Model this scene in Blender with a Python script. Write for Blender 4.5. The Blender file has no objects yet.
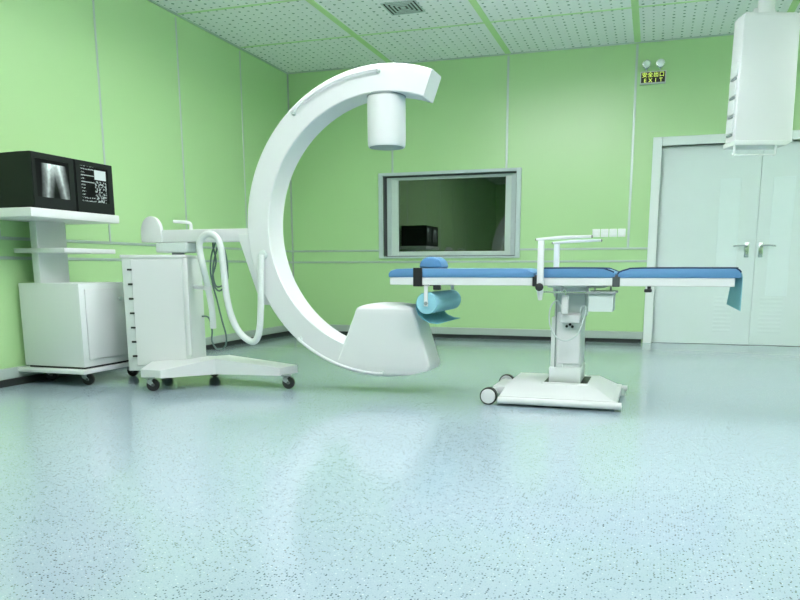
import bpy, bmesh, math, random
from mathutils import Vector, Matrix, Euler

SC = bpy.context.scene
COL = SC.collection
PI = math.pi
R = math.radians

# ------------------------------------------------------------------ camera
cam_d = bpy.data.cameras.new('camera')
cam = bpy.data.objects.new('camera', cam_d)
COL.objects.link(cam)
SC.camera = cam
YAW, PITCH, ROLL = -0.307, 0.1751, -0.0011
_f = Vector((math.sin(YAW) * math.cos(PITCH), math.cos(YAW) * math.cos(PITCH), -math.sin(PITCH)))
_r = Vector((math.cos(YAW), -math.sin(YAW), 0))
_u = _r.cross(_f)
_r, _u = math.cos(ROLL) * _r + math.sin(ROLL) * _u, -math.sin(ROLL) * _r + math.cos(ROLL) * _u
cam.matrix_world = Matrix(((_r.x, _u.x, -_f.x, 4.1475), (_r.y, _u.y, -_f.y, -8.1661),
                           (_r.z, _u.z, -_f.z, 0.7819), (0, 0, 0, 1)))
cam_d.sensor_width = 36.0
cam_d.lens = 737.48 * 36.0 / 800.0
cam_d.shift_x = (400 - 416.31) / 800.0
cam_d.shift_y = (398.71 - 300) / 800.0
cam_d.clip_start = 0.05

# ------------------------------------------------------------------ world, exposure
w = bpy.data.worlds.new('world')
SC.world = w
w.use_nodes = True
w.node_tree.nodes['Background'].inputs[0].default_value = (0.8, 0.95, 1.0, 1)
w.node_tree.nodes['Background'].inputs[1].default_value = 0.2
SC.view_settings.view_transform = 'Standard'
SC.view_settings.look = 'None'
SC.view_settings.gamma = 1.0
SC.view_settings.use_curve_mapping = False
SC.view_settings.exposure = 0.0
SC.cycles.max_bounces = 12
SC.cycles.diffuse_bounces = 6
SC.cycles.glossy_bounces = 5
LAMP_STRENGTH = 15.5
LAMP_COLOR = (1.0, 0.965, 1.0)
LAMPS = [(2.35, -3.55), (3.23, -3.00), (6.95, -2.70)] + [(x, y) for y in (-6.00,) for x in (1.93, 3.23, 4.53, 5.83)]  # out of view; spots chosen for how they light walls and objects

# ------------------------------------------------------------------ mesh builder
class B:
    def __init__(self):
        self.bm = bmesh.new()

    def _merge(self, t, M=None):
        if M is not None:
            bmesh.ops.transform(t, matrix=M, verts=t.verts)
        me = bpy.data.meshes.new('tmp')
        t.to_mesh(me)
        t.free()
        self.bm.from_mesh(me)
        bpy.data.meshes.remove(me)
        return self

    def box(self, x0, x1, y0, y1, z0, z1, bev=0.0, seg=2, M=None):
        t = bmesh.new()
        vs = [t.verts.new((x, y, z)) for x in (x0, x1) for y in (y0, y1) for z in (z0, z1)]
        for q in ((0, 1, 3, 2), (4, 6, 7, 5), (0, 4, 5, 1), (2, 3, 7, 6), (0, 2, 6, 4), (1, 5, 7, 3)):
            t.faces.new([vs[i] for i in q])
        bmesh.ops.recalc_face_normals(t, faces=t.faces)
        if bev:
            bmesh.ops.bevel(t, geom=list(t.edges), offset=bev, segments=seg, affect='EDGES', profile=0.5)
        return self._merge(t, M)

    def prism(self, pts, axis, a, b, bev=0.0, seg=2, M=None):
        """pts: outline in the two other axes; extruded along axis from a to b"""
        t = bmesh.new()
        def P(p, q):
            if axis == 'y': return (p[0], q, p[1])
            if axis == 'x': return (q, p[0], p[1])
            return (p[0], p[1], q)
        A = [t.verts.new(P(p, a)) for p in pts]
        C = [t.verts.new(P(p, b)) for p in pts]
        n = len(pts)
        t.faces.new(A)
        t.faces.new(C[::-1])
        for i in range(n):
            t.faces.new((A[i], C[i], C[(i + 1) % n], A[(i + 1) % n]))
        bmesh.ops.recalc_face_normals(t, faces=t.faces)
        if bev:
            bmesh.ops.bevel(t, geom=list(t.edges), offset=bev, segments=seg, affect='EDGES', profile=0.5)
        return self._merge(t, M)

    def loft(self, rings, cap=True, closed=True, M=None):
        t = bmesh.new()
        V = [[t.verts.new(p) for p in r] for r in rings]
        n = len(rings[0])
        for i in range(len(rings) - 1):
            for j in range(n if closed else n - 1):
                k = (j + 1) % n
                t.faces.new((V[i][j], V[i][k], V[i + 1][k], V[i + 1][j]))
        if cap:
            t.faces.new(V[0])
            t.faces.new(V[-1][::-1])
        bmesh.ops.recalc_face_normals(t, faces=t.faces)
        return self._merge(t, M)

    def cyl(self, p0, p1, r0, r1=None, seg=24, M=None):
        r1 = r0 if r1 is None else r1
        p0, p1 = Vector(p0), Vector(p1)
        d = (p1 - p0).normalized()
        a = d.orthogonal().normalized()
        b = d.cross(a)
        rings = [[tuple(p + (a * math.cos(2 * PI * k / seg) + b * math.sin(2 * PI * k / seg)) * r) for k in range(seg)]
                 for p, r in ((p0, r0), (p1, r1))]
        return self.loft(rings, M=M)

    def lathe(self, p0, direction, prof, seg=28, M=None):
        """prof: list of (distance along direction, radius)"""
        p0 = Vector(p0)
        d = Vector(direction).normalized()
        a = d.orthogonal().normalized()
        b = d.cross(a)
        rings = [[tuple(p0 + d * h + (a * math.cos(2 * PI * k / seg) + b * math.sin(2 * PI * k / seg)) * max(r, 1e-4))
                  for k in range(seg)] for h, r in prof]
        return self.loft(rings, M=M)

    def tube(self, pts, r, seg=10, sub=6, smooth=True, M=None, closed=False):
        pts = [Vector(p) for p in pts]
        if smooth and len(pts) > 2:
            q = []
            n = len(pts)
            rng = range(n) if closed else range(n - 1)
            for i in rng:
                if closed:
                    p0, p1, p2, p3 = pts[i - 1], pts[i], pts[(i + 1) % n], pts[(i + 2) % n]
                else:
                    p0, p1, p2, p3 = pts[max(i - 1, 0)], pts[i], pts[i + 1], pts[min(i + 2, n - 1)]
                for s in range(sub):
                    t = s / sub
                    q.append(0.5 * ((2 * p1) + (p2 - p0) * t + (2 * p0 - 5 * p1 + 4 * p2 - p3) * t * t
                                    + (3 * p1 - p0 - 3 * p2 + p3) * t ** 3))
            if not closed:
                q.append(pts[-1])
            pts = q
        n = len(pts)
        rings = []
        a = None
        for i, p in enumerate(pts):
            if closed:
                d = (pts[(i + 1) % n] - pts[i - 1]).normalized()
            else:
                d = (pts[min(i + 1, n - 1)] - pts[max(i - 1, 0)]).normalized()
            a = d.orthogonal() if a is None else a - d * a.dot(d)
            a.normalize()
            b = d.cross(a)
            rings.append([tuple(p + (a * math.cos(2 * PI * k / seg) + b * math.sin(2 * PI * k / seg)) * r) for k in range(seg)])
        if closed:
            rings.append(rings[0])
        return self.loft(rings, cap=not closed, M=M)

    def sheet(self, rows, thick, M=None):
        """a bent sheet: rows of points, given a real thickness"""
        t = bmesh.new()
        V = [[t.verts.new(p) for p in r] for r in rows]
        for i in range(len(rows) - 1):
            for j in range(len(rows[0]) - 1):
                t.faces.new((V[i][j], V[i][j + 1], V[i + 1][j + 1], V[i + 1][j]))
        bmesh.ops.recalc_face_normals(t, faces=t.faces)
        bmesh.ops.solidify(t, geom=list(t.faces), thickness=thick)
        return self._merge(t, M)

WO = {}

def obj(name, b, mat, parent=None, origin=None, smooth=True, angle=35):
    bm = b.bm
    bmesh.ops.remove_doubles(bm, verts=bm.verts, dist=1e-6)
    if origin is None:
        if parent is not None:
            origin = WO[parent.name]
        else:
            xs = [v.co.x for v in bm.verts]; ys = [v.co.y for v in bm.verts]; zs = [v.co.z for v in bm.verts]
            origin = ((min(xs) + max(xs)) / 2, (min(ys) + max(ys)) / 2, min(zs))
    origin = Vector(origin)
    bmesh.ops.translate(bm, verts=bm.verts, vec=-origin)
    me = bpy.data.meshes.new(name)
    bm.to_mesh(me)
    bm.free()
    me.materials.append(mat)
    if smooth:
        me.shade_smooth()
        me.set_sharp_from_angle(angle=R(angle))
    o = bpy.data.objects.new(name, me)
    COL.objects.link(o)
    if parent is not None:
        o.parent = parent
        o.location = origin - WO[parent.name]
    else:
        o.location = origin
    WO[o.name] = origin
    return o

def tag(o, label=None, cat=None, group=None, kind=None):
    if label: o['label'] = label
    if cat: o['category'] = cat
    if group: o['group'] = group
    if kind: o['kind'] = kind
    return o

def thing(name, label, cat, loc, group=None):
    o = bpy.data.objects.new(name, None)
    o.empty_display_size = 0.1
    COL.objects.link(o)
    o.location = loc
    WO[o.name] = Vector(loc)
    return tag(o, label, cat, group)

def struct(name, b, mat, smooth=False):
    return tag(obj(name, b, mat, origin=(0, 0, 0), smooth=smooth), kind='structure')

def copy_tree(o, parent=None):
    c = o.copy()
    COL.objects.link(c)
    c.parent = parent
    for ch in list(o.children):
        copy_tree(ch, c)
    return c

# ------------------------------------------------------------------ materials
def new_mat(name, color, rough=0.5, metal=0.0, coat=0.0, spec=0.5, emit=None, emit_s=0.0):
    m = bpy.data.materials.new(name)
    m.use_nodes = True
    p = m.node_tree.nodes['Principled BSDF']
    p.inputs['Base Color'].default_value = (*color, 1)
    p.inputs['Roughness'].default_value = rough
    p.inputs['Metallic'].default_value = metal
    p.inputs['Specular IOR Level'].default_value = spec
    p.inputs['Coat Weight'].default_value = coat
    p.inputs['Coat Roughness'].default_value = 0.1
    if emit:
        p.inputs['Emission Color'].default_value = (*emit, 1)
        p.inputs['Emission Strength'].default_value = emit_s
    return m

class N:
    """small helper to wire node trees"""
    def __init__(self, m):
        self.t = m.node_tree
        self.p = self.t.nodes['Principled BSDF']
    def add(self, kind, **kw):
        n = self.t.nodes.new(kind)
        for k, v in kw.items(): setattr(n, k, v)
        return n
    def link(self, a, b): self.t.links.new(a, b)
    def math(self, op, a, b=None, c=None, clamp=False):
        n = self.add('ShaderNodeMath', operation=op, use_clamp=clamp)
        for i, v in enumerate((a, b, c)):
            if v is None: continue
            if isinstance(v, (int, float)): n.inputs[i].default_value = v
            else: self.link(v, n.inputs[i])
        return n.outputs[0]
    def coords(self):
        n = self.add('ShaderNodeTexCoord')
        s = self.add('ShaderNodeSeparateXYZ')
        self.link(n.outputs['Object'], s.inputs[0])
        return n.outputs['Object'], s.outputs
    def noise(self, vec, scale, detail=2.0):
        n = self.add('ShaderNodeTexNoise')
        n.inputs['Scale'].default_value = scale
        n.inputs['Detail'].default_value = detail
        self.link(vec, n.inputs['Vector'])
        return n.outputs['Fac']
    def mix(self, fac, a, b):
        n = self.add('ShaderNodeMix', data_type='RGBA')
        if isinstance(fac, (int, float)): n.inputs[0].default_value = fac
        else: self.link(fac, n.inputs[0])
        for i, v in ((6, a), (7, b)):
            if isinstance(v, tuple): n.inputs[i].default_value = (*v, 1)
            else: self.link(v, n.inputs[i])
        return n.outputs[2]
    def bump(self, h, strength, dist=0.01):
        n = self.add('ShaderNodeBump')
        n.inputs['Strength'].default_value = strength
        n.inputs['Distance'].default_value = dist
        self.link(h, n.inputs['Height'])
        self.link(n.outputs[0], self.p.inputs['Normal'])
    def color(self, s): self.link(s, self.p.inputs['Base Color'])

def speck_floor():
    m = new_mat('speckled_vinyl_floor', (0.5, 0.7, 0.72), rough=0.12, spec=0.75)
    n = N(m)
    v, xyz = n.coords()
    base = n.mix(n.noise(v, 1.3, 3), (0.315, 0.41, 0.465), (0.35, 0.44, 0.495))
    fine = n.noise(v, 210.0, 2)
    f1 = n.math('MULTIPLY', n.math('SUBTRACT', fine, 0.5), 4.0, clamp=True)
    base = n.mix(f1, base, (0.25, 0.36, 0.42))
    vo = n.add('ShaderNodeTexVoronoi', feature='F1', voronoi_dimensions='2D')
    vo.inputs['Scale'].default_value = 115.0
    n.link(v, vo.inputs['Vector'])
    sep = n.add('ShaderNodeSeparateColor')
    n.link(vo.outputs['Color'], sep.inputs[0])
    size = n.math('MULTIPLY', sep.outputs[1], 0.34)
    dot = n.math('LESS_THAN', vo.outputs['Distance'], size)
    dark = n.math('MULTIPLY', dot, n.math('GREATER_THAN', sep.outputs[0], 0.62))
    c = n.mix(dark, base, (0.045, 0.075, 0.08))
    pale = n.math('MULTIPLY', n.math('LESS_THAN', vo.outputs['Distance'], n.math('MULTIPLY', sep.outputs[1], 0.3)),
                  n.math('LESS_THAN', sep.outputs[0], 0.12))
    c = n.mix(pale, c, (0.50, 0.58, 0.61))
    n.color(c)
    n.bump(n.noise(v, 9.0, 2), 0.02, 0.01)
    return m

def panel_green():
    m = new_mat('green_wall_panel', (0.30, 0.62, 0.20), rough=0.30, spec=0.6)
    n = N(m)
    v, xyz = n.coords()
    n.color(n.mix(n.noise(v, 0.8, 2), (0.44, 0.69, 0.335), (0.46, 0.71, 0.355)))
    n.bump(n.noise(v, 2.5, 1), 0.03, 0.02)
    return m

def perforated_ceiling():
    m = new_mat('perforated_ceiling_tile', (0.6, 0.75, 0.68), rough=0.6, spec=0.3)
    n = N(m)
    v, xyz = n.coords()
    def cell(s, pitch, off=0.0):
        f = n.math('FRACT', n.math('ADD', n.math('DIVIDE', s, pitch), off))
        return n.math('SUBTRACT', f, 0.5)
    wob = n.math('MULTIPLY', n.math('SUBTRACT', n.noise(v, 13.0, 1), 0.5), 0.7)
    cx, cy = cell(xyz[0], 0.0867), cell(n.math('ADD', xyz[1], n.math('MULTIPLY', wob, 0.05)), 0.0882)
    d = n.math('SQRT', n.math('ADD', n.math('MULTIPLY', cx, cx), n.math('MULTIPLY', cy, cy)))
    hole = n.math('LESS_THAN', d, n.math('ADD', 0.115, n.math('MULTIPLY', wob, 0.34)))
    n.color(n.mix(hole, (0.955, 0.96, 0.985), (0.16, 0.28, 0.23)))
    return m

def xray_screen():
    m = new_mat('xray_screen', (0.004, 0.004, 0.005), rough=0.3, spec=0.15)
    n = N(m)
    v, xyz = n.coords()           # object origin at the screen's lower near corner; y to the right, z up
    u = n.math('DIVIDE', xyz[1], 0.275)
    t = n.math('DIVIDE', xyz[2], 0.222)
    nz = n.noise(v, 30.0, 3)
    def leg(c0, c1, wd):
        c = n.math('ADD', n.math('MULTIPLY', t, c1 - c0), c0)
        a = n.math('ABSOLUTE', n.math('SUBTRACT', u, c))
        return n.math('SUBTRACT', 1.0, n.math('DIVIDE', a, wd), clamp=True)
    b = n.math('MAXIMUM', leg(0.32, 0.40, 0.20), leg(0.88, 0.70, 0.20))
    core = n.math('MAXIMUM', leg(0.32, 0.44, 0.07), leg(0.88, 0.68, 0.07))
    haze = n.math('MULTIPLY', leg(0.56, 0.55, 0.42), n.math('MULTIPLY', t, t))
    b = n.math('ADD', n.math('MULTIPLY', n.math('POWER', b, 0.6), 0.55), n.math('MULTIPLY', haze, 1.0))
    b = n.math('ADD', b, n.math('MULTIPLY', core, 0.25))
    b = n.math('MULTIPLY', b, n.math('ADD', 0.6, n.math('MULTIPLY', nz, 0.7)))
    edge = n.math('MULTIPLY', n.math('GREATER_THAN', u, 0.12), n.math('LESS_THAN', t, 0.93))
    b = n.math('MULTIPLY', n.math('POWER', b, 1.7), edge)
    n.p.inputs['Emission Color'].default_value = (0.80, 1.0, 0.95, 1)
    n.link(n.math('MULTIPLY', b, 0.9), n.p.inputs['Emission Strength'])
    return m

def data_screen():
    m = new_mat('data_screen', (0.004, 0.004, 0.005), rough=0.3, spec=0.15)
    n = N(m)
    v, xyz = n.coords()
    u = n.math('DIVIDE', xyz[1], 0.257)
    t = n.math('DIVIDE', xyz[2], 0.227)
    right = n.math('GREATER_THAN', u, 0.52)
    block = n.math('MULTIPLY', n.math('GREATER_THAN', t, 0.66), n.math('LESS_THAN', t, 0.94))
    thumbs = n.math('MULTIPLY', n.math('GREATER_THAN', n.noise(v, 60.0, 3), 0.53), n.math('LESS_THAN', t, 0.62))
    rgt = n.math('MULTIPLY', right, n.math('ADD', n.math('MULTIPLY', block, 0.85), n.math('MULTIPLY', thumbs, 0.5)))
    # rows of unreadable dashes on the left half
    row = n.math('LESS_THAN', n.math('FRACT', n.math('MULTIPLY', t, 11.0)), 0.38)
    dash = n.math('GREATER_THAN', n.noise(v, 130.0, 1), 0.52)
    rim = n.math('MAXIMUM', n.math('LESS_THAN', u, 0.17), n.math('MAXIMUM', n.math('LESS_THAN', t, 0.16), n.math('GREATER_THAN', t, 0.90)))
    bars = n.math('MAXIMUM', n.math('LESS_THAN', n.math('ABSOLUTE', n.math('SUBTRACT', t, 0.75)), 0.012),
                  n.math('LESS_THAN', n.math('ABSOLUTE', n.math('SUBTRACT', t, 0.56)), 0.012))
    lft = n.math('MULTIPLY', n.math('LESS_THAN', u, 0.50),
                 n.math('MAXIMUM', n.math('MULTIPLY', bars, 0.55), n.math('MULTIPLY', n.math('MULTIPLY', row, dash), n.math('MULTIPLY', rim, 0.6))))
    inside = n.math('MULTIPLY', n.math('GREATER_THAN', u, 0.03), n.math('LESS_THAN', u, 0.95))
    n.p.inputs['Emission Color'].default_value = (0.80, 1.0, 0.97, 1)
    n.link(n.math('MULTIPLY', n.math('ADD', rgt, lft), inside), n.p.inputs['Emission Strength'])
    return m

def lead_glass():
    m = bpy.data.materials.new('dark_viewing_glass')
    m.use_nodes = True
    t = m.node_tree
    t.nodes.remove(t.nodes['Principled BSDF'])
    out = t.nodes['Material Output']
    mx = t.nodes.new('ShaderNodeMixShader')
    tr = t.nodes.new('ShaderNodeBsdfTransparent')
    gl = t.nodes.new('ShaderNodeBsdfGlossy')
    tr.inputs[0].default_value = (0.35, 0.42, 0.38, 1)
    gl.inputs[0].default_value = (0.95, 1.0, 0.97, 1)
    gl.inputs['Roughness'].default_value = 0.015
    mx.inputs[0].default_value = 0.145
    t.links.new(tr.outputs[0], mx.inputs[1])
    t.links.new(gl.outputs[0], mx.inputs[2])
    t.links.new(mx.outputs[0], out.inputs[0])
    return m

def painted(name, col, rough, nscale=6.0, amp=0.02, spec=0.5):
    m = new_mat(name, col, rough=rough, spec=spec)
    n = N(m)
    v, xyz = n.coords()
    lo = tuple(c * (1 - amp) for c in col)
    hi = tuple(min(1, c * (1 + amp)) for c in col)
    n.color(n.mix(n.noise(v, nscale, 2), lo, hi))
    return m

def fabric(name, col, rough=0.7):
    m = new_mat(name, col, rough=rough, spec=0.35)
    n = N(m)
    v, xyz = n.coords()
    n.color(n.mix(n.noise(v, 14.0, 3), tuple(c * 0.95 for c in col), tuple(min(1, c * 1.05) for c in col)))
    n.bump(n.noise(v, 90.0, 2), 0.08, 0.004)
    return m

M_FLOOR = speck_floor()
M_WALL = panel_green()
M_CEIL = perforated_ceiling()
M_CEIL_STRIP = painted('ceiling_strip_green', (0.58, 0.80, 0.42), 0.5)
M_CEIL_JOINT = painted('ceiling_joint_green', (0.62, 0.82, 0.50), 0.5)
M_ALU = new_mat('brushed_aluminium', (0.54, 0.63, 0.60), rough=0.42, metal=0.6)
M_ALU_DULL = painted('dull_aluminium', (0.42, 0.50, 0.47), 0.45)
M_FRAME = painted('grey_window_frame', (0.52, 0.62, 0.62), 0.4)
M_SASH = painted('pale_window_sash', (0.60, 0.71, 0.66), 0.4)
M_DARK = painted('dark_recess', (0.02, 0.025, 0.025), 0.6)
M_WHITE = painted('white_enamel', (0.69, 0.715, 0.72), 0.3, amp=0.01)
M_SWITCH = painted('bright_white_plastic', (0.92, 0.94, 0.94), 0.3, amp=0.01)
M_WHITE2 = painted('off_white_enamel', (0.66, 0.71, 0.70), 0.35, amp=0.01)
M_GREYW = painted('light_grey_enamel', (0.58, 0.66, 0.64), 0.4, amp=0.02)
M_DGREY = painted('dark_grey_plastic', (0.07, 0.085, 0.085), 0.5)
M_GREY = painted('mid_grey_plastic', (0.25, 0.30, 0.30), 0.45)
M_BLACK = painted('black_rubber', (0.012, 0.013, 0.014), 0.5)
M_MON = painted('charcoal_monitor_plastic', (0.011, 0.015, 0.014), 0.5, spec=0.2)
M_DOOR = painted('grey_green_door', (0.76, 0.86, 0.86), 0.35)
M_DOORP = painted('frosted_door_panel', (0.82, 0.93, 0.94), 0.25)
M_DFRAME = painted('pale_door_frame', (0.84, 0.91, 0.90), 0.35)
M_CHROME = new_mat('satin_chrome', (0.68, 0.72, 0.72), rough=0.22, metal=1.0)
M_BLUE = fabric('blue_vinyl_pad', (0.10, 0.25, 0.46), 0.4)
M_NAVY = fabric('navy_piping', (0.012, 0.035, 0.10), 0.5)
M_TEAL = fabric('teal_paper', (0.17, 0.45, 0.53), 0.75)
M_TEAL_LIFTED = fabric('lightened_teal_paper', (0.27, 0.60, 0.68), 0.75)  # teal paper with a raised colour to make up for shade
M_TEALD = fabric('pale_teal_paper_edge', (0.28, 0.58, 0.68), 0.75)
M_CABLE = painted('grey_green_cable', (0.10, 0.17, 0.15), 0.5)
M_HOSE = painted('white_hose', (0.68, 0.73, 0.72), 0.35)
M_GLASS = lead_glass()
M_SIGN = painted('black_sign_face', (0.012, 0.014, 0.010), 0.4)
M_GLYPH = new_mat('lit_sign_lettering', (0.5, 0.6, 0.1), rough=0.5, emit=(0.72, 0.92, 0.16), emit_s=0.75)
M_LENS = new_mat('lamp_lens', (0.85, 0.92, 0.92), rough=0.12, spec=0.8)
M_XRAY = xray_screen()
M_DATA = data_screen()
M_LAMP = new_mat('lamp_diffuser', (0.9, 0.9, 0.9), rough=0.6, emit=LAMP_COLOR, emit_s=LAMP_STRENGTH)

# ------------------------------------------------------------------ room shell
RX, RY, H = 7.8, -11.9, 3.0          # right wall, front wall, ceiling height
WX0, WX1, WZ0, WZ1 = 1.165, 2.695, 0.912, 1.808      # viewing window opening
DX0, DX1, DZ = 4.165, 6.06, 1.995                    # door opening
T = 0.16
struct('floor', B().box(-0.1, RX + 0.1, RY - 0.1, 0.2, -0.1, 0), M_FLOOR)
struct('ceiling', B().box(-0.1, RX + 0.1, RY - 0.1, 0.2, H, H + 0.1), M_CEIL)
struct('wall_left', B().box(-0.1, 0, RY - 0.1, T, 0, H), M_WALL)
struct('wall_right', B().box(RX, RX + 0.1, RY - 0.1, T, 0, H), M_WALL)
struct('wall_front', B().box(0, RX, RY - 0.1, RY, 0, H), M_WALL)
b = B()
b.box(0, WX0, 0, T, 0, H).box(WX0, WX1, 0, T, 0, WZ0).box(WX0, WX1, 0, T, WZ1, H)
b.box(WX1, DX0, 0, T, 0, H).box(DX0, DX1, 0, T, DZ, H).box(DX1, RX, 0, T, 0, H)
struct('wall_back', b, M_WALL)
# room beyond the viewing window, its darkness put in by near-black walls
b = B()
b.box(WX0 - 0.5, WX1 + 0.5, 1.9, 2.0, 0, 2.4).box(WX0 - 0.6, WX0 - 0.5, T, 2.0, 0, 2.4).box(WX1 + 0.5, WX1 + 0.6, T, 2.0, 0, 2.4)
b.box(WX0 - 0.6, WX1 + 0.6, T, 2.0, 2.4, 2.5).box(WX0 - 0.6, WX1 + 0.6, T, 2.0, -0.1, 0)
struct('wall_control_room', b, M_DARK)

TRIM = [0]
def trim(b, mat, **k):
    TRIM[0] += 1
    return struct('trim_%d' % TRIM[0], b, mat, **k)

RAIL_Z = (0.983, 0.853)
# upright metal seams of the wall panels, from the upper rail to the ceiling
for y in (-1.05, -2.127, -3.169, -4.23, -5.29, -6.35, -7.41, -8.47, -9.53):
    trim(B().box(0, 0.006, y - 0.010, y + 0.010, RAIL_Z[0], H - 0.03, 0.002, 1), M_ALU)
for x in (1.28, 2.58, 3.88, 5.18, 6.48):
    z0 = RAIL_Z[0] if x not in (1.28, 2.58, 5.18) else (1.845 if x != 5.18 else 2.085)
    trim(B().box(x - 0.012, x + 0.012, -0.006, 0, z0, H - 0.02, 0.002, 1), M_ALU)
trim(B().box(0, 0.014, -0.014, 0, 0.12, H), M_ALU_DULL)
# twin horizontal rails
for z in RAIL_Z:
    trim(B().box(0, 0.008, RY, -0.014, z - 0.011, z + 0.011, 0.003, 1), M_ALU)
    trim(B().box(0.014, 1.115, -0.008, 0, z - 0.011, z + 0.011, 0.003, 1), M_ALU)
    if z < 0.9:
        trim(B().box(1.115, 2.745, -0.008, 0, z - 0.011, z + 0.011, 0.003, 1), M_ALU)
    trim(B().box(2.745, 4.077, -0.008, 0, z - 0.011, z + 0.011, 0.003, 1), M_ALU)
# ceiling edge angles
trim(B().box(0, 0.022, RY, 0, H - 0.012, H, 0.002, 1), M_ALU)
trim(B().box(0.022, RX, -0.022, 0, H - 0.012, H, 0.002, 1), M_ALU)
# ceiling grid: broad strips towards the back wall, narrow joints across
for x in (1.28, 2.58, 3.88, 5.18, 6.48):
    trim(B().box(x - 0.03, x + 0.03, RY, -0.022, H - 0.006, H), M_CEIL_STRIP)
for k in range(1, 11):
    y = -1.055 * k
    trim(B().box(0.022, RX, y - 0.014, y + 0.014, H - 0.004, H), M_CEIL_JOINT)
# skirting: metal upstand above a dark recessed kick strip
def skirt(name, b1, b2):
    o = struct(name, b1, M_ALU_DULL)
    obj('kick_strip', b2, M_DARK, o)
skirt('baseboard_left', B().box(0, 0.03, RY, -0.03, 0.045, 0.118, 0.004, 1), B().box(0, 0.05, RY, -0.03, 0, 0.045))
skirt('baseboard_back', B().box(0, 4.077, -0.03, 0, 0.04, 0.118, 0.004, 1), B().box(0, 4.06, -0.018, 0, 0, 0.04))

# ------------------------------------------------------------------ viewing window
def ring(b, x0, x1, z0, z1, wl, wr, wb, wt, y0, y1, bev=0.003):
    b.box(x0, x0 + wl, y0, y1, z0, z1, bev, 1)
    b.box(x1 - wr, x1, y0, y1, z0, z1, bev, 1)
    b.box(x0 + wl, x1 - wr, y0, y1, z0, z0 + wb, bev, 1)
    b.box(x0 + wl, x1 - wr, y0, y1, z1 - wt, z1, bev, 1)
    return b
win = struct('window_1', ring(B(), 1.113, 2.747, 0.893, 1.842, 0.052, 0.052, 0.02, 0.034, -0.022, 0.0), M_FRAME)
obj('window_frame', ring(B(), WX0 + 0.026, WX1 - 0.010, WZ0 + 0.008, WZ1 - 0.012, 0.052, 0.056, 0.012, 0.018, 0.055, 0.15), M_FRAME, win)
obj('reveal', ring(B(), WX0, WX1, WZ0, WZ1, 0.006, 0.006, 0.004, 0.004, 0.0005, 0.062, 0.0005), M_DGREY, win)  # lining coloured dark grey for the jamb's shade
obj('frame_gap_shade', ring(B(), WX0, WX1, WZ0, WZ1, 0.027, 0.011, 0.009, 0.013, 0.06, 0.15, 0.0005), M_DGREY, win)  # dark ring painted in for the shaded gap between the frames
obj('sash', ring(B(), WX0 + 0.076, WX1 - 0.065, WZ0 + 0.019, WZ1 - 0.029, 0.081, 0.068, 0.040, 0.013, 0.07, 0.15), M_SASH, win)
obj('pane', B().box(WX0 + 0.14, WX1 - 0.12, 0.088, 0.098, WZ0 + 0.05, WZ1 - 0.03), M_GLASS, win)

# ------------------------------------------------------------------ double door
door = struct('door_1', B().box(4.077, DX0, -0.02, T, 0, 2.081, 0.004, 1).box(DX1, DX1 + 0.088, -0.02, T, 0, 2.081, 0.004, 1)
              .box(DX0, DX1, -0.02, T, DZ, 2.081, 0.004, 1), M_DFRAME)
YD = 0.06
SEAM = 5.113
for s, (x0, x1) in ((-1, (DX0 + 0.001, SEAM - 0.0015)), (1, (SEAM + 0.0015, DX1 - 0.001))):
    leaf = obj('door_leaf', B().box(x0, x1, YD, YD + 0.05, 0.004, DZ - 0.001, 0.002, 1), M_DOOR, door)
    px = (4.745, 4.94) if s < 0 else (5.23, 5.43)
    zb = 0.62 if s < 0 else 0.50
    obj('vision_panel', B().box(px[0], px[1], YD - 0.004, YD + 0.01, zb, 1.665, 0.003, 1), M_DOORP, leaf)
    lb = B()
    lx = (4.76, 4.93) if s < 0 else (5.19, 5.40)
    for k in range(9):
        z = 0.13 + k * 0.042
        lb.prism([(YD, z), (YD - 0.003, z + 0.012), (YD, z + 0.026)], 'x', lx[0], lx[1])
    obj('louvre', lb, M_DOOR, leaf)
    hx = 5.030 if s < 0 else 5.160
    hb = B().box(hx - 0.022, hx + 0.022, YD - 0.010, YD, 0.885, 1.035, 0.004, 2)
    hb.cyl((hx, YD - 0.01, 1.0), (hx, YD - 0.05, 1.0), 0.011)
    hb.tube([(hx, YD - 0.05, 1.0), (hx + s * 0.05, YD - 0.052, 1.004), (hx + s * 0.13, YD - 0.045, 0.998)], 0.009, 8)
    hb.cyl((hx, YD - 0.012, 0.93), (hx, YD - 0.016, 0.93), 0.009)
    obj('handle', hb, M_CHROME, leaf)

# ------------------------------------------------------------------ ceiling fittings
v = thing('ceiling_vent', 'square ceiling air vent with dark concentric louvre slots above the window', 'vent', (1.973, -1.67, H - 0.006))
b = B()
cx, cy, hw = 1.973, -1.67, 0.155
obj('backing', B().box(cx - hw + 0.01, cx + hw - 0.01, cy - hw + 0.01, cy + hw - 0.01, H - 0.004, H), M_DARK, v)
for k in range(5):
    a = hw - k * 0.033
    bb = B()
    wv = 0.012
    if a < 0.04:
        bb.box(cx - a, cx + a, cy - a, cy + a, H - 0.009, H - 0.004, 0.002, 1)
    else:
        bb.box(cx - a, cx - a + wv, cy - a, cy + a, H - 0.009, H - 0.004).box(cx + a - wv, cx + a, cy - a, cy + a, H - 0.009, H - 0.004)
        bb.box(cx - a + wv, cx + a - wv, cy - a, cy - a + wv, H - 0.009, H - 0.004).box(cx - a + wv, cx + a - wv, cy + a - wv, cy + a, H - 0.009, H - 0.004)
    obj('vane', bb, M_FRAME, v)

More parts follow.
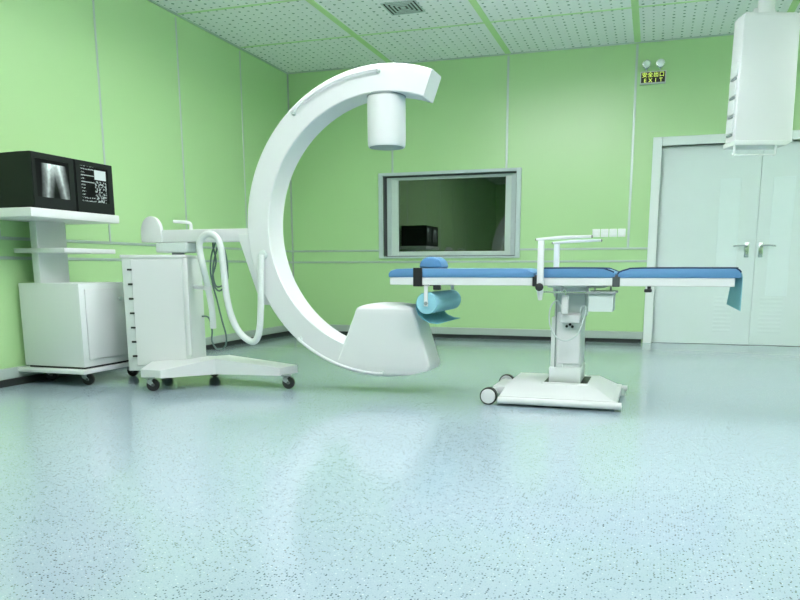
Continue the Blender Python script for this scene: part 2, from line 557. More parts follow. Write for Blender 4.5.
lamp0 = None  # unseen lamps, hung low on added rods to brighten the ceiling
for i, (x, y) in enumerate(LAMPS):
    if lamp0 is None:
        lamp0 = thing('ceiling_light', 'unseen ceiling light, hung low on two added rods to brighten the perforated ceiling', 'ceiling light', (x, y, H - 0.012), 'ceiling light panels')
        lx, ly = 0.30, 0.50
        fb = B()
        z0, z1 = H - 0.29, H - 0.27
        fb.box(x - lx, x - lx + 0.02, y - ly, y + ly, z0, z1).box(x + lx - 0.02, x + lx, y - ly, y + ly, z0, z1)
        fb.box(x - lx + 0.02, x + lx - 0.02, y - ly, y - ly + 0.02, z0, z1).box(x - lx + 0.02, x + lx - 0.02, y + ly - 0.02, y + ly, z0, z1)
        obj('frame', fb, M_WHITE, lamp0)
        obj('diffuser', B().box(x - lx + 0.02, x + lx - 0.02, y - ly + 0.02, y + ly - 0.02, H - 0.30, H - 0.25, 0.01, 2), M_LAMP, lamp0)
        for e in (-1, 1):
            obj('rod', B().cyl((x, y + e * 0.3, H - 0.255), (x, y + e * 0.3, H), 0.008, seg=10), M_CHROME, lamp0)
    else:
        copy_tree(lamp0).location = (x, y, H - 0.012)

# ------------------------------------------------------------------ casters
def caster(parent, x, y, r=0.04, yaw=0.0, top=0.095):
    """swivel caster whose wheel touches the floor"""
    M = Matrix.Translation((x, y, 0)) @ Matrix.Rotation(yaw, 4, 'Z')
    fb = B().box(-0.032, 0.032, -0.030, 0.030, top - 0.008, top, 0.002, 1, M=M)
    fb.cyl((0, 0, top - 0.022), (0, 0, top - 0.008), 0.02, M=M)
    for s in (-1, 1):
        fb.prism([(-0.026, top - 0.02), (0.004, top - 0.02), (0.020, r), (0.006, r - 0.006), (-0.020, r + 0.012)], 'y', s * 0.021 - 0.002, s * 0.021 + 0.002, M=M)
    fk = obj('caster', fb, M_GREY, parent, origin=(x, y, 0))
    wb = B().lathe((0.012, -0.016, r), (0, 1, 0), [(0, r * 0.55), (0, r - 0.005), (0.004, r - 0.001), (0.010, r), (0.022, r), (0.028, r - 0.001), (0.032, r - 0.005), (0.032, r * 0.55)], M=M)
    obj('wheel', wb, M_BLACK, fk)
    hb = B().cyl((0.012, -0.0245, r), (0.012, 0.0245, r), 0.010, M=M)
    obj('hub', hb, M_DGREY, fk)
    return fk

# ------------------------------------------------------------------ mobile C-arm
CA = thing('c_arm_xray_machine', 'white mobile x-ray machine with a large C-shaped arm on a wheeled cabinet', 'x-ray machine', (1.2, -3.8, 0))
TH = R(20)
MC = Matrix.Translation((0.769, -4.0, 0)) @ Matrix.Rotation(TH, 4, 'Z')      # cart frame: x along its front, y to its back
CW, CD = 0.425, 0.43
cab = obj('cabinet', B().box(0, CW, 0, CD, 0.095, 0.868, 0.006, 2, M=MC), M_WHITE2, CA)
obj('cabinet_lid', B().box(-0.008, CW + 0.006, -0.008, CD + 0.006, 0.852, 0.872, 0.004, 2, M=MC), M_WHITE, cab)
obj('front_panel', B().box(0.06, CW - 0.03, -0.006, 0.0, 0.13, 0.842, 0.003, 1, M=MC), M_WHITE, cab)
obj('corner_post', B().box(CW - 0.022, CW + 0.008, -0.010, 0.03, 0.2, 0.85, 0.006, 2, M=MC), M_WHITE, cab)
for k in range(7):
    z = 0.775 - k * 0.0965
    obj('latch_slot', B().box(0.035, 0.066, -0.010, 0.002, z - 0.006, z + 0.006, 0.001, 1, M=MC), M_BLACK, cab)
# splayed base
def wc(u, v): return MC @ Vector((u, v, 0))
base = B()
out = [(0.165, -0.265), (0.31, -0.325), (0.62, -0.155), (1.06, -0.245), (1.155, -0.10), (0.62, 0.30), (0.5, 0.46), (-0.06, 0.46), (-0.06, 0.30), (0.16, 0.02)]
top = [0.138, 0.138, 0.190, 0.138, 0.140, 0.165, 0.140, 0.140, 0.14, 0.160]
rings = [[tuple(MC @ Vector((p[0], p[1], 0.088))) for p in out], [tuple(MC @ Vector((p[0], p[1], t_))) for p, t_ in zip(out, top)]]
t = bmesh.new()
Vb = [t.verts.new(p) for p in rings[0]]
Vt = [t.verts.new(p) for p in rings[1]]
nn = len(out)
t.faces.new(Vb)
bmesh.ops.triangulate(t, faces=list(t.faces))
for tri in ((0, 1, 2), (0, 2, 9), (2, 3, 4), (2, 4, 5), (9, 2, 5), (9, 5, 6), (9, 6, 7), (9, 7, 8)):
    t.faces.new([Vt[i] for i in tri])
for i in range(nn):
    t.faces.new((Vb[i], Vb[(i + 1) % nn], Vt[(i + 1) % nn], Vt[i]))
bmesh.ops.recalc_face_normals(t, faces=t.faces)
base._merge(t)
base_o = obj('base', base, M_WHITE, CA)
for (x, y, yaw) in ((1.085, -4.185, 0.5), (1.880, -3.84, 0.3), (1.10, -3.50, 0.4), (0.735, -3.56, 0.2)):
    caster(CA, x, y, 0.041, yaw, 0.094)
# column, swivel block, boom
obj('column', B().cyl((1.03, -3.74, 0.865), (1.03, -3.74, 0.892), 0.042), M_GREY, CA)
sw_ = B().box(0.915, 1.155, -3.83, -3.65, 0.888, 0.954, 0.012, 3)
obj('swivel_block', sw_, M_GREYW, CA)
bo = B().box(0.79, 1.66, -3.80, -3.68, 0.957, 1.040, 0.008, 2)
boom = obj('boom', bo, M_WHITE, CA)
hp = [(0.79, 0.957)] + [(0.79, 1.04)] + [(0.872 + 0.080 * math.cos(a), 1.034 + 0.098 * math.sin(a)) for a in [PI - k * PI / 14 for k in range(15)]] + [(0.952, 0.957)]
obj('boom_head', B().prism(hp, 'y', -3.812, -3.778, 0.006, 2), M_WHITE, boom)
lv = B().tube([(1.155, -3.76, 1.03), (1.155, -3.76, 1.075), (1.13, -3.765, 1.088), (1.03, -3.77, 1.096)], 0.011, 8)
obj('brake_lever', lv, M_WHITE, boom)
# the arc
CX, CZ, RO, RI = 2.559, 1.038, 0.930, 0.773
YF, YB = -3.84, -3.64
rings = []
NA = 72
for k in range(NA + 1):
    a = R(70.2) + (R(288) - R(70.2)) * k / NA
    c, s = math.cos(a), math.sin(a)
    sec = [(RI + 0.006, YF), (RO - 0.010, YF), (RO, YF + 0.010), (RO, YB - 0.010), (RO - 0.010, YB), (RI + 0.006, YB), (RI, YB - 0.006), (RI, YF + 0.006)]
    rings.append([(CX + c * r_, y_, CZ + s * r_) for r_, y_ in sec])
arc = obj('c_shaped_arm', B().loft(rings), M_WHITE, CA)
def grab(a0, a1, ins):
    pts = [(CX + math.cos(R(a0)) * (RO - ins), YF + 0.004, CZ + math.sin(R(a0)) * (RO - ins))]
    n = 14
    for k in range(n + 1):
        a = R(a0 + (a1 - a0) * k / n)
        pts.append((CX + math.cos(a) * (RO - ins), YF - 0.028, CZ + math.sin(a) * (RO - ins)))
    pts.append((CX + math.cos(R(a1)) * (RO - ins), YF + 0.004, CZ + math.sin(R(a1)) * (RO - ins)))
    gb = B().tube(pts, 0.009, 8, 3)
    obj('grab_rail', gb, M_WHITE, arc)
    for a in (a0, a1):
        eb = B()
        e = Vector((CX + math.cos(R(a)) * (RO - ins), YF, CZ + math.sin(R(a)) * (RO - ins)))
        eb.cyl(e, e + Vector((0, -0.012, 0)), 0.015)
        obj('rail_mount', eb, M_GREYW, arc)
grab(129.8, 91, 0.040)
grab(231, 269.5, 0.022)
# support bracket under the boom
gp = [(1.55, 1.0), (1.56, 0.955), (1.69, 0.578), (1.718, 0.546), (1.775, 0.546), (1.80, 0.60), (1.76, 1.0)]
obj('support_bracket', B().prism(gp, 'y', -3.825, -3.66, 0.006, 2), M_WHITE, CA)
obj('bracket_bolt', B().lathe((1.742, -3.82, 0.868), (0, -1, 0), [(0, 0.03), (0.03, 0.03), (0.036, 0.024), (0.036, 0.012)]), M_GREYW, CA)
# tube head
tb = B().lathe((2.555, -3.735, 1.806), (0, 0, -1), [(0, 0.112), (0.014, 0.112), (0.015, 0.1165), (0.25, 0.1165), (0.285, 0.115), (0.298, 0.110), (0.298, 0.102)], 40)
tube_head = obj('tube_head', tb, M_WHITE, CA)
obj('collar_ring', B().lathe((2.555, -3.735, 1.8115), (0, 0, -1), [(0, 0.1185), (0.012, 0.1185)], 40), M_GREY, tube_head)
obj('aperture', B().lathe((2.555, -3.735, 1.510), (0, 0, -1), [(0, 0.106), (0.004, 0.102), (0.004, 0.02)], 40), M_GREY, tube_head)
# image receptor housing: flared, with rounded corners and a domed top
def rrect(x0, x1, y0, y1, r, z, n=6, dz=None):
    pts = []
    for (cx_, cy_, a0) in ((x1 - r, y1 - r, 0), (x0 + r, y1 - r, 90), (x0 + r, y0 + r, 180), (x1 - r, y0 + r, 270)):
        for k in range(n + 1):
            a = R(a0 + 90 * k / n)
            pts.append((cx_ + r * math.cos(a), cy_ + r * math.sin(a), z))
    return pts
rings = []
for k in range(15):
    z = 0.128 + (0.527 - 0.128) * k / 14
    xl = 2.378 - 0.40 * (0.529 - z)
    xr = 2.760 + 0.315 * (0.527 - z)
    hw_ = math.sqrt(max(RO ** 2 - (z - CZ) ** 2, 0.01))
    xl, xr = max(xl, CX - hw_), min(xr, CX + hw_)
    rings.append(rrect(xl, xr, -3.846, -3.60, 0.018 if k else 0.015, z))
x0, x1, y0, y1 = 2.378, 2.760, -3.846, -3.60
for k in range(1, 7):
    f = k / 6.0
    s = math.cos(f * PI / 2) * 0.98 + 0.02
    z = 0.527 + 0.044 * math.sin(f * PI / 2)
    mx, my = (x0 + x1) / 2, (y0 + y1) / 2
    rings.append(rrect(mx - (mx - x0) * s, mx + (x1 - mx) * s, my - (my - y0) * s, my + (y1 - my) * s, 0.018 * s + 0.0005, z))
obj('image_receptor', B().loft(rings), M_WHITE, CA, angle=50)
# hose and cables
hose = [(1.304, -3.78, 0.382), (1.314, -3.80, 0.505), (1.304, -3.82, 0.653), (1.33, -3.90, 0.785), (1.31, -3.90, 0.888), (1.31, -3.90, 0.946),
        (1.346, -3.90, 0.990), (1.395, -3.90, 1.002), (1.442, -3.90, 0.976), (1.468, -3.90, 0.912), (1.48, -3.90, 0.772), (1.496, -3.90, 0.591),
        (1.527, -3.90, 0.462), (1.582, -3.90, 0.365), (1.653, -3.90, 0.314), (1.698, -3.90, 0.322), (1.726, -3.90, 0.388), (1.735, -3.89, 0.517),
        (1.738, -3.88, 0.677), (1.74, -3.868, 0.868)]
obj('hose', B().tube(hose, 0.0215, 14), M_HOSE, CA)
p = MC @ Vector((CW, 0.17, 0.655))
obj('hose_clip', B().cyl(p, (1.29, -3.81, 0.655), 0.014, seg=12).lathe((1.30, -3.82, 0.64), (0, 0, 1), [(0, 0.029), (0.03, 0.029)]), M_WHITE, CA)
for pts in ([(1.30, -3.69, 0.965), (1.268, -3.66, 0.94), (1.235, -3.66, 0.853), (1.228, -3.66, 0.731), (1.271, -3.66, 0.635), (1.327, -3.66, 0.656), (1.361, -3.66, 0.771), (1.351, -3.66, 0.886), (1.326, -3.66, 0.933), (1.30, -3.69, 0.968)],
            [(1.28, -3.69, 0.965), (1.256, -3.66, 0.934), (1.273, -3.66, 0.826), (1.243, -3.67, 0.703), (1.267, -3.66, 0.566), (1.299, -3.66, 0.428), (1.326, -3.66, 0.324), (1.322, -3.66, 0.261), (1.296, -3.66, 0.225)],
            [(1.31, -3.69, 0.965), (1.30, -3.64, 0.90), (1.345, -3.64, 0.78), (1.335, -3.64, 0.69), (1.26, -3.65, 0.66), (1.24, -3.65, 0.78), (1.285, -3.65, 0.93)]):
    obj('cable', B().tube(pts, 0.006, 7), M_CABLE, CA)
q = MC @ Vector((CW - 0.01, 0.36, 0.44))
obj('cable', B().tube([q, (1.12, -3.55, 0.435), (1.144, -3.55, 0.346), (1.138, -3.55, 0.27), (1.169, -3.55, 0.215), (1.22, -3.58, 0.215), (1.296, -3.66, 0.225)], 0.006, 7), M_CABLE, CA)

# ------------------------------------------------------------------ monitor trolley
TR = thing('monitor_trolley', 'white wheeled trolley with cabinet, column and two shelves at the left wall', 'trolley', (0.3, -3.9, 0))
Y0, Y1 = -4.165, -3.64
cabt = obj('cabinet', B().box(0.05, 0.55, Y0, Y1, 0.128, 0.686, 0.006, 2), M_WHITE2, TR)
dr = obj('door', B().box(0.55, 0.562, Y0 + 0.045, Y1 - 0.03, 0.175, 0.648, 0.004, 2), M_WHITE, cabt)
obj('knob', B().lathe((0.562, -3.80, 0.575), (1, 0, 0), [(0, 0.008), (0.012, 0.008), (0.014, 0.016), (0.024, 0.016), (0.028, 0.010)]), M_GREYW, dr)
obj('base_plate', B().box(0.02, 0.585, Y0 - 0.05, Y1 + 0.03, 0.088, 0.114, 0.004, 2), M_WHITE, TR)
obj('base_gap_shade', B().box(0.07, 0.535, Y0 + 0.02, Y1 - 0.02, 0.112, 0.130), M_BLACK, TR)  # black block standing in for shade in the gap under the cabinet
for (x, y) in ((0.50, -4.10), (0.09, -3.99), (0.515, -3.66), (0.09, -3.66)):
    caster(TR, x, y, 0.04, 0.3, 0.09)
obj('column', B().box(0.14, 0.20, -4.118, -3.85, 0.684, 1.10, 0.008, 2), M_WHITE2, TR)
obj('shelf', B().box(0.03, 0.45, -4.155, -3.66, 0.886, 0.917, 0.004, 2), M_WHITE, TR)
obj('top_shelf', B().box(0.03, 0.515, -4.47, -3.675, 1.097, 1.152, 0.006, 2), M_WHITE, TR)
def monitor(y0, y1, zt0, zt1, label, sc, scm):
    m = thing('monitor', label, 'monitor', (0.28, (y0 + y1) / 2, 1.152), 'monitors on the trolley')
    bx = B().loft([[(0.06, y0 + 0.03, 1.152), (0.06, y1 - 0.03, 1.152), (0.06, y1 - 0.03, zt1), (0.06, y0 + 0.03, zt0)],
                   [(0.40, y0, 1.152), (0.40, y1, 1.152), (0.40, y1, zt1), (0.40, y0, zt0)],
                   [(0.50, y0, 1.152), (0.50, y1, 1.152), (0.50, y1, zt1), (0.50, y0, zt0)]])
    cas = obj('casing', bx, M_MON, m)
    fr = B()
    a0, a1, c0, c1 = sc
    fr.box(0.498, 0.506, y0 + 0.004, a0, 1.156, zt0 - 0.002).box(0.498, 0.506, a1, y1 - 0.004, 1.156, zt0 - 0.002)
    fr.box(0.498, 0.506, a0, a1, 1.156, c0).box(0.498, 0.506, a0, a1, c1, zt0 - 0.002)
    obj('bezel', fr, M_MON, m)
    obj('screen', B().box(0.494, 0.502, a0, a1, c0, c1), scm, m, origin=(0.5, a0, c0))
monitor(-4.425, -4.070, 1.488, 1.488, 'black monitor showing a greyish x-ray of two legs, on the white trolley', (-4.395, -4.120, 1.222, 1.452), M_XRAY)
monitor(-4.062, -3.705, 1.488, 1.488, 'black monitor showing data rows and small pictures, on the white trolley', (-4.016, -3.757, 1.226, 1.456), M_DATA)

# ------------------------------------------------------------------ operating table
OT = thing('operating_table', 'white operating table with blue pads on a pedestal and flat wheeled base', 'operating table', (3.65, -3.68, 0))
YT0, YT1 = -3.95, -3.40
b = B()
b.box(3.335, 3.995, -4.02, -3.37, 0.022, 0.058, 0.006, 2)
lo_ = [(3.335, -4.015), (3.975, -4.015), (3.975, -3.375), (3.335, -3.375)]
hi_ = [(3.365, -3.92), (3.86, -3.92), (3.86, -3.46), (3.365, -3.46)]
b.loft([[(x, y, 0.055) for x, y in lo_], [(x, y, 0.118) for x, y in hi_]])
tbase = obj('base', b, M_WHITE, OT)
obj('base_bar', B().cyl((3.33, -4.025, 0.032), (4.018, -4.025, 0.032), 0.020, seg=16), M_WHITE, tbase)
obj('base_bar', B().cyl((3.9, -3.46, 0.045), (4.03, -3.46, 0.045), 0.018, seg=16), M_WHITE, tbase)
obj('foot', B().cyl((4.0, -4.0, 0), (4.0, -4.0, 0.03), 0.02, seg=16), M_GREYW, tbase)
obj('foot', B().cyl((4.0, -3.46, 0), (4.0, -3.46, 0.05), 0.02, seg=16), M_GREYW, tbase)
obj('column_opening_shade', B().box(3.565, 3.815, -3.865, -3.54, 0.116, 0.121), M_BLACK, tbase)  # black slab standing in for the dark void around the column
obj('opening_rim', B().box(3.555, 3.825, -3.885, -3.865, 0.112, 0.126, 0.004, 1), M_WHITE, tbase)
for y in (-4.0, -3.43):
    wl = obj('wheel', B().lathe((3.27, y - 0.022, 0.05), (0, 1, 0), [(0, 0.034), (0.002, 0.047), (0.006, 0.05), (0.038, 0.05), (0.042, 0.047), (0.044, 0.034)]), M_BLACK, OT)
    obj('hub_cap', B().lathe((3.27, y - 0.027, 0.05), (0, 1, 0), [(0, 0.030), (0.002, 0.041), (0.005, 0.043), (0.049, 0.043), (0.052, 0.041), (0.054, 0.030)]), M_WHITE, wl)
obj('axle', B().cyl((3.27, -3.97, 0.06), (3.27, -3.46, 0.06), 0.016, seg=14).box(3.26, 3.36, -3.85, -3.55, 0.04, 0.085, 0.008, 2), M_WHITE, OT)
# pedestal
ped = obj('pedestal', B().box(3.598, 3.770, -3.835, -3.56, 0.118, 0.505, 0.010, 2), M_WHITE2, OT)
obj('inner_column', B().box(3.612, 3.785, -3.818, -3.575, 0.50, 0.690, 0.008, 2), M_GREYW, OT)
obj('sleeve', B().box(3.592, 3.776, -3.842, -3.553, 0.118, 0.212, 0.006, 2).box(3.635, 3.672, -3.846, -3.84, 0.212, 0.236, 0.003, 1), M_WHITE2, ped)
obj('front_cover', B().box(3.632, 3.765, -3.845, -3.83, 0.235, 0.53, 0.005, 2), M_WHITE, ped)
obj('side_groove', B().box(3.622, 3.628, -3.839, -3.83, 0.14, 0.66), M_GREY, ped)
for x, z in ((3.688, 0.452), (3.706, 0.462), (3.720, 0.450)):
    obj('socket', B().cyl((x, -3.84, z), (x, -3.850, z), 0.008, seg=12), M_BLACK, ped)
ob = B().box(3.655, 3.765, -3.90, -3.84, 0.475, 0.520, 0.008, 2)
obj('handset_holder', ob, M_WHITE, ped)
# hinged head carriage under the top
obj('carriage', B().box(3.575, 3.90, -3.88, -3.48, 0.672, 0.690, 0.004, 1), M_GREYW, OT)
obj('side_rail', B().box(3.56, 3.96, -3.975, -3.965, 0.645, 0.656, 0.002, 1).cyl((3.66, -3.97, 0.65), (3.66, -3.88, 0.675), 0.008, seg=8).cyl((3.80, -3.97, 0.65), (3.80, -3.88, 0.675), 0.008, seg=8), M_CHROME, OT)
# top sections
secs = [(2.645, 3.500), (3.540, 3.940), (3.972, 4.556)]
for i, (x0, x1) in enumerate(secs):
    fr = obj('section_frame', B().box(x0, x1, YT0, YT1, 0.684, 0.729, 0.003, 1), M_WHITE, OT)
    e0, e1 = (x0 - 0.008, x1 + 0.008) if i < 2 else (x0 - 0.008, x1 + 0.030)
    prof = [(e0 + 0.002, 0.729), (e1 - 0.002, 0.729), (e1, 0.745)]
    r1 = 0.034 if i == 2 else 0.02
    if i < 2: prof += [(e1 - 0.004, 0.758), (e1 - 0.05, 0.776), (e1 - 0.10, 0.781)]
    else: prof += [(e1 - 0.003, 0.757), (e1 - 0.012, 0.769), (e1 - 0.030, 0.778), (e1 - 0.06, 0.781)]
    if i == 0: prof += [(e0 + 0.14, 0.781), (e0 + 0.05, 0.778), (e0 + 0.015, 0.768), (e0, 0.750)]
    elif i == 1: prof += [(e0 + 0.04, 0.781), (e0 + 0.006, 0.772), (e0, 0.750)]
    else: prof += [(e0 + 0.12, 0.781), (e0 + 0.05, 0.774), (e0 + 0.008, 0.760), (e0, 0.748)]
    obj('pad', B().prism(prof, 'y', YT0 - 0.004, YT1 + 0.004, 0.005, 2), M_BLUE, OT)
    pp = [(x, YT1, z + 0.001) for x, z in prof[3:]]
    pf = [(x, YT0 - 0.002, z + 0.001) for x, z in prof[3:]]
    if i:
        obj('piping', B().tube(pf, 0.0045, 6, 2), M_NAVY, OT)
        obj('piping', B().tube(pp, 0.0045, 6, 2), M_NAVY, OT)
for x in (3.52, 3.956):
    obj('hinge', B().box(x - 0.026, x + 0.026, YT0 + 0.02, YT1 - 0.02, 0.688, 0.742, 0.003, 1).box(x - 0.020, x + 0.020, YT0 - 0.006, YT0 + 0.02, 0.680, 0.735, 0.003, 1),
        M_BLACK if x < 3.6 else M_DGREY, OT)
# strap round the head section
sx0, sx1 = 2.795, 2.850
st = B()
st.box(sx0, sx1, YT0 - 0.012, YT0 - 0.004, 0.678, 0.785, 0.002, 1).box(sx0, sx1, YT1 + 0.004, YT1 + 0.012, 0.678, 0.785, 0.002, 1)
st.box(sx0, sx1, YT0 - 0.012, YT1 + 0.012, 0.7805, 0.7838, 0.001, 1).box(sx0, sx1, YT0 - 0.012, YT1 + 0.012, 0.676, 0.683, 0.002, 1)
obj('strap', st, M_BLACK, OT)
# brackets of the paper roll, clamp knobs
obj('roll_bracket', B().box(2.868, 2.892, -3.982, -3.976, 0.560, 0.690, 0.002, 1).box(2.868, 2.892, -3.982, -3.94, 0.676, 0.690, 0.002, 1), M_WHITE, OT)
obj('roll_bracket', B().box(2.868, 2.892, -3.376, -3.370, 0.560, 0.690, 0.002, 1).box(2.868, 2.892, -3.41, -3.370, 0.676, 0.690, 0.002, 1), M_WHITE, OT)
obj('roll_spindle', B().cyl((2.880, -3.984, 0.578), (2.880, -3.368, 0.578), 0.011, seg=14), M_GREY, OT)
obj('clamp_knob', B().box(2.91, 2.953, -3.94, -3.90, 0.655, 0.684, 0.006, 2), M_BLACK, OT)
obj('clamp_knob', B().cyl((4.13, -3.93, 0.684), (4.13, -3.93, 0.66), 0.010, seg=12).box(4.105, 4.145, -3.95, -3.93, 0.652, 0.670, 0.005, 2), M_BLACK, OT)
# arm rests: two uprights each carrying a bar
for (yp, x) in ((-3.985, 3.548), (-3.375, 3.560)):
    po = obj('armrest_post', B().prism([(x - 0.018, 0.66), (x - 0.017, 0.935), (x + 0.017, 0.935), (x + 0.018, 0.66), (x + 0.012, 0.605), (x - 0.008, 0.605)], 'y', yp - 0.012, yp + 0.012, 0.004, 2)
             .box(x - 0.015, x + 0.015, min(yp, yp + (0.04 if yp < -3.7 else -0.04)), max(yp, yp + (0.04 if yp < -3.7 else -0.04)), 0.686, 0.715, 0.003, 1), M_WHITE, OT)
    obj('armrest_bar', B().prism([(x - 0.028, 0.932), (x - 0.028, 0.944), (x + 0.10, 0.955), (x + 0.272, 0.958), (x + 0.272, 0.944), (x + 0.10, 0.938)], 'y', yp - 0.016, yp + 0.016, 0.003, 2), M_WHITE, po)
    obj('bar_end', B().box(x + 0.270, x + 0.276, yp - 0.016, yp + 0.016, 0.942, 0.958, 0.003, 1), M_BLACK, po)
    obj('bar_end', B().box(x - 0.031, x - 0.026, yp - 0.016, yp + 0.016, 0.932, 0.944, 0.002, 1), M_BLACK, po)
    if yp < -3.7:
        obj('clamp_knob', B().lathe((x, yp - 0.012, 0.678), (0, -1, 0), [(0, 0.012), (0.006, 0.022), (0.022, 0.022), (0.026, 0.016)]), M_BLACK, po)
# catch tray beneath the middle section
b = B()
x0, x1, y0, y1, z0, z1 = 3.815, 3.945, -3.97, -3.70, 0.545, 0.645
b.box(x0, x0 + 0.006, y0 + 0.006, y1 - 0.006, z0 + 0.006, z1).box(x1 - 0.006, x1, y0 + 0.006, y1 - 0.006, z0 + 0.006, z1)
b.box(x0, x1, y0, y0 + 0.006, z0 + 0.006, z1).box(x0, x1, y1 - 0.006, y1, z0 + 0.006, z1).box(x0, x1, y0, y1, z0, z0 + 0.006)
tr_ = obj('side_tray', b, M_GREYW, OT, smooth=False)
obj('tray_rim', B().box(x0 - 0.012, x1 + 0.014, y0 - 0.012, y0 + 0.008, 0.640, 0.654, 0.003, 1), M_GREY, tr_)
obj('tray_rim', B().box(x0 - 0.012, x1 + 0.014, y1 - 0.008, y1 + 0.012, 0.640, 0.654, 0.003, 1), M_GREY, tr_)
obj('tray_hanger', B().box(x0 + 0.02, x0 + 0.03, y0 + 0.10, y0 + 0.11, 0.64, 0.686), M_GREY, tr_)
obj('tray_hanger', B().box(x1 - 0.03, x1 - 0.02, y1 - 0.06, y1 - 0.05, 0.64, 0.686), M_GREY, tr_)

# things on and at the table
HC = thing('hand_control', 'white hand control hanging on the pedestal of the operating table with looped cable', 'hand control', (3.683, -3.93, 0.53))
obj('body', B().box(3.664, 3.702, -3.945, -3.915, 0.528, 0.632, 0.008, 2), M_WHITE, HC)
obj('hook', B().box(3.677, 3.689, -3.93, -3.924, 0.62, 0.668, 0.002, 1).box(3.675, 3.691, -3.976, -3.924, 0.655, 0.664, 0.002, 1), M_CHROME, HC)
pts = [(3.683, -3.93, 0.53), (3.64, -3.92, 0.60), (3.600, -3.915, 0.56), (3.598, -3.915, 0.47), (3.635, -3.91, 0.395), (3.695, -3.91, 0.375), (3.755, -3.91, 0.41), (3.785, -3.91, 0.49), (3.80, -3.91, 0.56), (3.775, -3.90, 0.57), (3.765, -3.88, 0.53)]
obj('cable', B().tube(pts, 0.0045, 7), M_GREYW, HC)

pr_ = thing('paper_roll', 'pale teal paper roll with a loose end, slung under the head of the operating table', 'paper roll', (2.88, -3.675, 0.578))
RR = 0.064
obj('roll', B().lathe((2.88, -3.965, 0.578), (0, 1, 0), [(0, 0.013), (0, RR - 0.003), (0.003, RR), (0.577, RR), (0.58, RR - 0.003), (0.58, 0.013)], 40), M_TEALD, pr_)
rows = []
for a, r_ in ((120, 1.02), (150, 1.03), (180, 1.05)):
    rows.append((2.88 + math.cos(R(a)) * RR * r_, 0.578 + math.sin(R(a)) * RR * r_))
rows += [(2.812, 0.545), (2.828, 0.510), (2.858, 0.480), (2.90, 0.462), (2.945, 0.458)]
obj('loose_end', B().sheet([[(x, y, z) for y in (-3.955, -3.75, -3.55, -3.40)] for x, z in rows], 0.0025), M_TEAL, pr_)
hcu = [(2.797, 0.7842)] + [(2.867 + 0.070 * math.cos(a), 0.7842 + 0.066 * math.sin(a) ** 0.85) for a in [PI - k * PI / 18 for k in range(1, 18)]] + [(2.937, 0.7842)]
hc = obj('head_cushion', B().prism(hcu, 'y', -3.85, -3.68, 0.010, 3), M_BLUE, angle=50)
tag(hc, 'small half-round blue cushion lying on the head end of the operating table', 'cushion')
rows = [(4.577, 0.7755), (4.588, 0.7655), (4.593, 0.745), (4.594, 0.70), (4.594, 0.64), (4.594, 0.570)]
rb = B().sheet([[(x - 0.022 * f * max(0, (0.75 - z)) / 0.18, y, z - 0.012 * (1 - f)) for f, y in ((0, -3.948), (0.33, -3.78), (0.66, -3.6), (1, -3.42))] for x, z in rows], 0.002)
sh = obj('hanging_sheet', rb, M_TEAL_LIFTED)
tag(sh, 'teal paper sheet hanging over the right foot end of the operating table', 'sheet')

# ------------------------------------------------------------------ ceiling pendant
f0 = Vector((math.sin(YAW), math.cos(YAW), 0))
MP = Matrix.Translation((4.842, -2.083, 0)) @ Matrix.Rotation(-YAW, 4, 'Z')       # front face centre; x along the face, y into the body
CP = thing('ceiling_pendant', 'large white medical supply column hanging from the ceiling before the double door', 'ceiling pendant', (4.853, -2.08, 1.65))
PW, PD, PZ0, PZ1 = 0.210, 0.17, 1.690, 2.555
pb = obj('body', B().prism([(-0.195, PZ0), (0.226, PZ0), (0.215, PZ1 - 0.01), (-0.183, PZ1 - 0.01)], 'y', 0, PD, 0.008, 3, M=MP), M_WHITE, CP)
obj('top_cap', B().box(-0.172, 0.205, 0.01, PD - 0.01, PZ1 - 0.012, PZ1 + 0.004, 0.004, 1, M=MP), M_WHITE, pb)
obj('bottom_tray', B().prism([(-0.200, PZ0 - 0.035), (0.175, PZ0 - 0.035), (0.232, PZ0 + 0.002), (-0.198, PZ0 + 0.002)], 'y', -0.015, PD + 0.015, 0.005, 2, M=MP), M_WHITE2, CP)
for k in range(4):
    z = PZ0 + 0.06 + k * 0.13
    xs = -0.195 + 0.012 * (z + 0.05 - PZ0) / (PZ1 - PZ0)
    so = obj('outlet_panel', B().box(xs - 0.012, xs + 0.004, 0.03, PD - 0.03, z, z + 0.10, 0.004, 2, M=MP), M_WHITE2, CP)
    obj('outlet_slot', B().box(xs - 0.014, xs + 0.002, 0.04, PD - 0.045, z - 0.021, z - 0.006, 0.004, 2, M=MP), M_GREY, so)
b = B()
zz = PZ0 - 0.035
b.tube([(-PW + 0.02, 0.0, zz + 0.01), (-PW + 0.02, 0.0, zz - 0.055), (-PW + 0.005, 0.0, zz - 0.065)], 0.010, 8, M=MP)
b.tube([(PW - 0.10, 0.0, zz + 0.01), (PW - 0.10, 0.0, zz - 0.055), (PW - 0.115, 0, zz - 0.065)], 0.008, 8, M=MP)
b.tube([(-PW + 0.01, 0.0, zz - 0.062), (PW - 0.105, 0.0, zz - 0.062)], 0.005, 8, smooth=False, M=MP)
obj('handle_bar', b, M_WHITE2, CP)
obj('ceiling_tube', B().cyl((0.005, 0.09, PZ1), (0.005, 0.09, H), 0.058, seg=28, M=MP).cyl((0.005, 0.09, PZ1), (0.005, 0.09, PZ1 + 0.03), 0.072, 0.065, seg=28, M=MP)
    .box(-0.085, -0.06, 0.07, 0.11, PZ1, PZ1 + 0.05, 0.005, 2, M=MP), M_WHITE, CP)

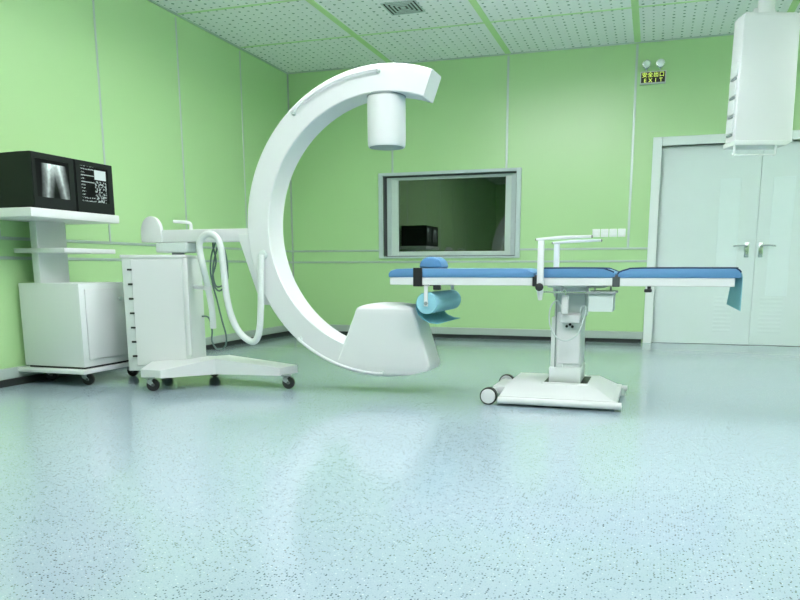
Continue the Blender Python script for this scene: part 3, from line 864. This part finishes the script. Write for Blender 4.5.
# ------------------------------------------------------------------ exit sign with twin lamps
ES = thing('exit_sign', 'black and yellow-green EXIT sign with two round lamps above the double door', 'exit sign', (4.045, 0, 2.587))
ex0, ex1, ez0, ez1 = 3.922, 4.168, 2.590, 2.708
obj('housing', B().box(ex0, ex1, -0.045, 0, ez0, ez1, 0.005, 2), M_WHITE, ES)
obj('sign_face', B().box(ex0 + 0.009, ex1 - 0.009, -0.047, -0.04, ez0 + 0.010, ez1 - 0.010), M_SIGN, ES)

def lettering(text, x, z, size, mat, parent, spacing=1.0, sx=1.0):
    cu = bpy.data.curves.new('lettering', 'FONT')
    cu.body = text
    cu.size = size
    cu.extrude = 0.001
    cu.offset = 0.0006
    cu.space_character = spacing
    cu.align_x = 'CENTER'
    cu.resolution_u = 2
    tmp = bpy.data.objects.new('lettering_curve', cu)
    COL.objects.link(tmp)
    dg = bpy.context.evaluated_depsgraph_get()
    me = bpy.data.meshes.new_from_object(tmp.evaluated_get(dg))
    bpy.data.objects.remove(tmp)
    bpy.data.curves.remove(cu)
    M = Matrix.Translation(Vector((x, -0.0485, z)) - WO[parent.name]) @ Matrix.Rotation(PI / 2, 4, 'X') @ Matrix.Diagonal((sx, 1, 1, 1))
    me.transform(M)
    me.name = 'lettering'
    me.materials.clear()
    me.materials.append(mat)
    o = bpy.data.objects.new('lettering', me)
    COL.objects.link(o)
    o.parent = parent
    WO[o.name] = WO[parent.name]
    return o
for k, ch in enumerate('\u5b89\u5168\u51fa\u53e3'):
    lettering(ch, 4.045 + (k - 1.5) * 0.0545, 2.655, 0.051, M_GLYPH, ES)
for k, ch in enumerate('EXIT'):
    lettering(ch, 4.045 + (k - 1.5) * 0.050, 2.604, 0.050, M_GLYPH, ES)
for x in (3.977, 4.108):
    lb = B().lathe((x, -0.02, 2.776), (0.05, -1, -0.1), [(-0.02, 0.018), (0, 0.036), (0.025, 0.042), (0.034, 0.042), (0.036, 0.036)])
    lb.cyl((x, -0.02, 2.705), (x, -0.02, 2.745), 0.008, seg=10)
    la = obj('lamp_head', lb, M_CHROME, ES)
    d = Vector((0.05, -1, -0.1)).normalized()
    obj('lens', B().lathe(Vector((x, -0.02, 2.776)) + d * 0.034, d, [(0, 0.035), (0.006, 0.028), (0.010, 0.014), (0.011, 0.002)]), M_LENS, la)

# ------------------------------------------------------------------ wall switches
names = ['leftmost in the row of four white wall switch plates left of the door',
         'second from left in the row of four white wall switch plates left of the door',
         'third from left in the row of four white wall switch plates left of the door',
         'rightmost in the row of four white wall switch plates, nearest the door']
for k in range(4):
    x = 3.512 + k * 0.0865
    s = thing('wall_switch', names[k], 'switch', (x + 0.039, 0, 1.103), 'switch plates on the back wall')
    obj('plate', B().box(x, x + 0.079, -0.012, 0, 1.103, 1.186, 0.004, 2), M_SWITCH, s)
    obj('rocker', B().prism([(-0.012, 1.118), (-0.018, 1.120), (-0.014, 1.171), (-0.012, 1.173)], 'x', x + 0.022, x + 0.057), M_SWITCH, s)
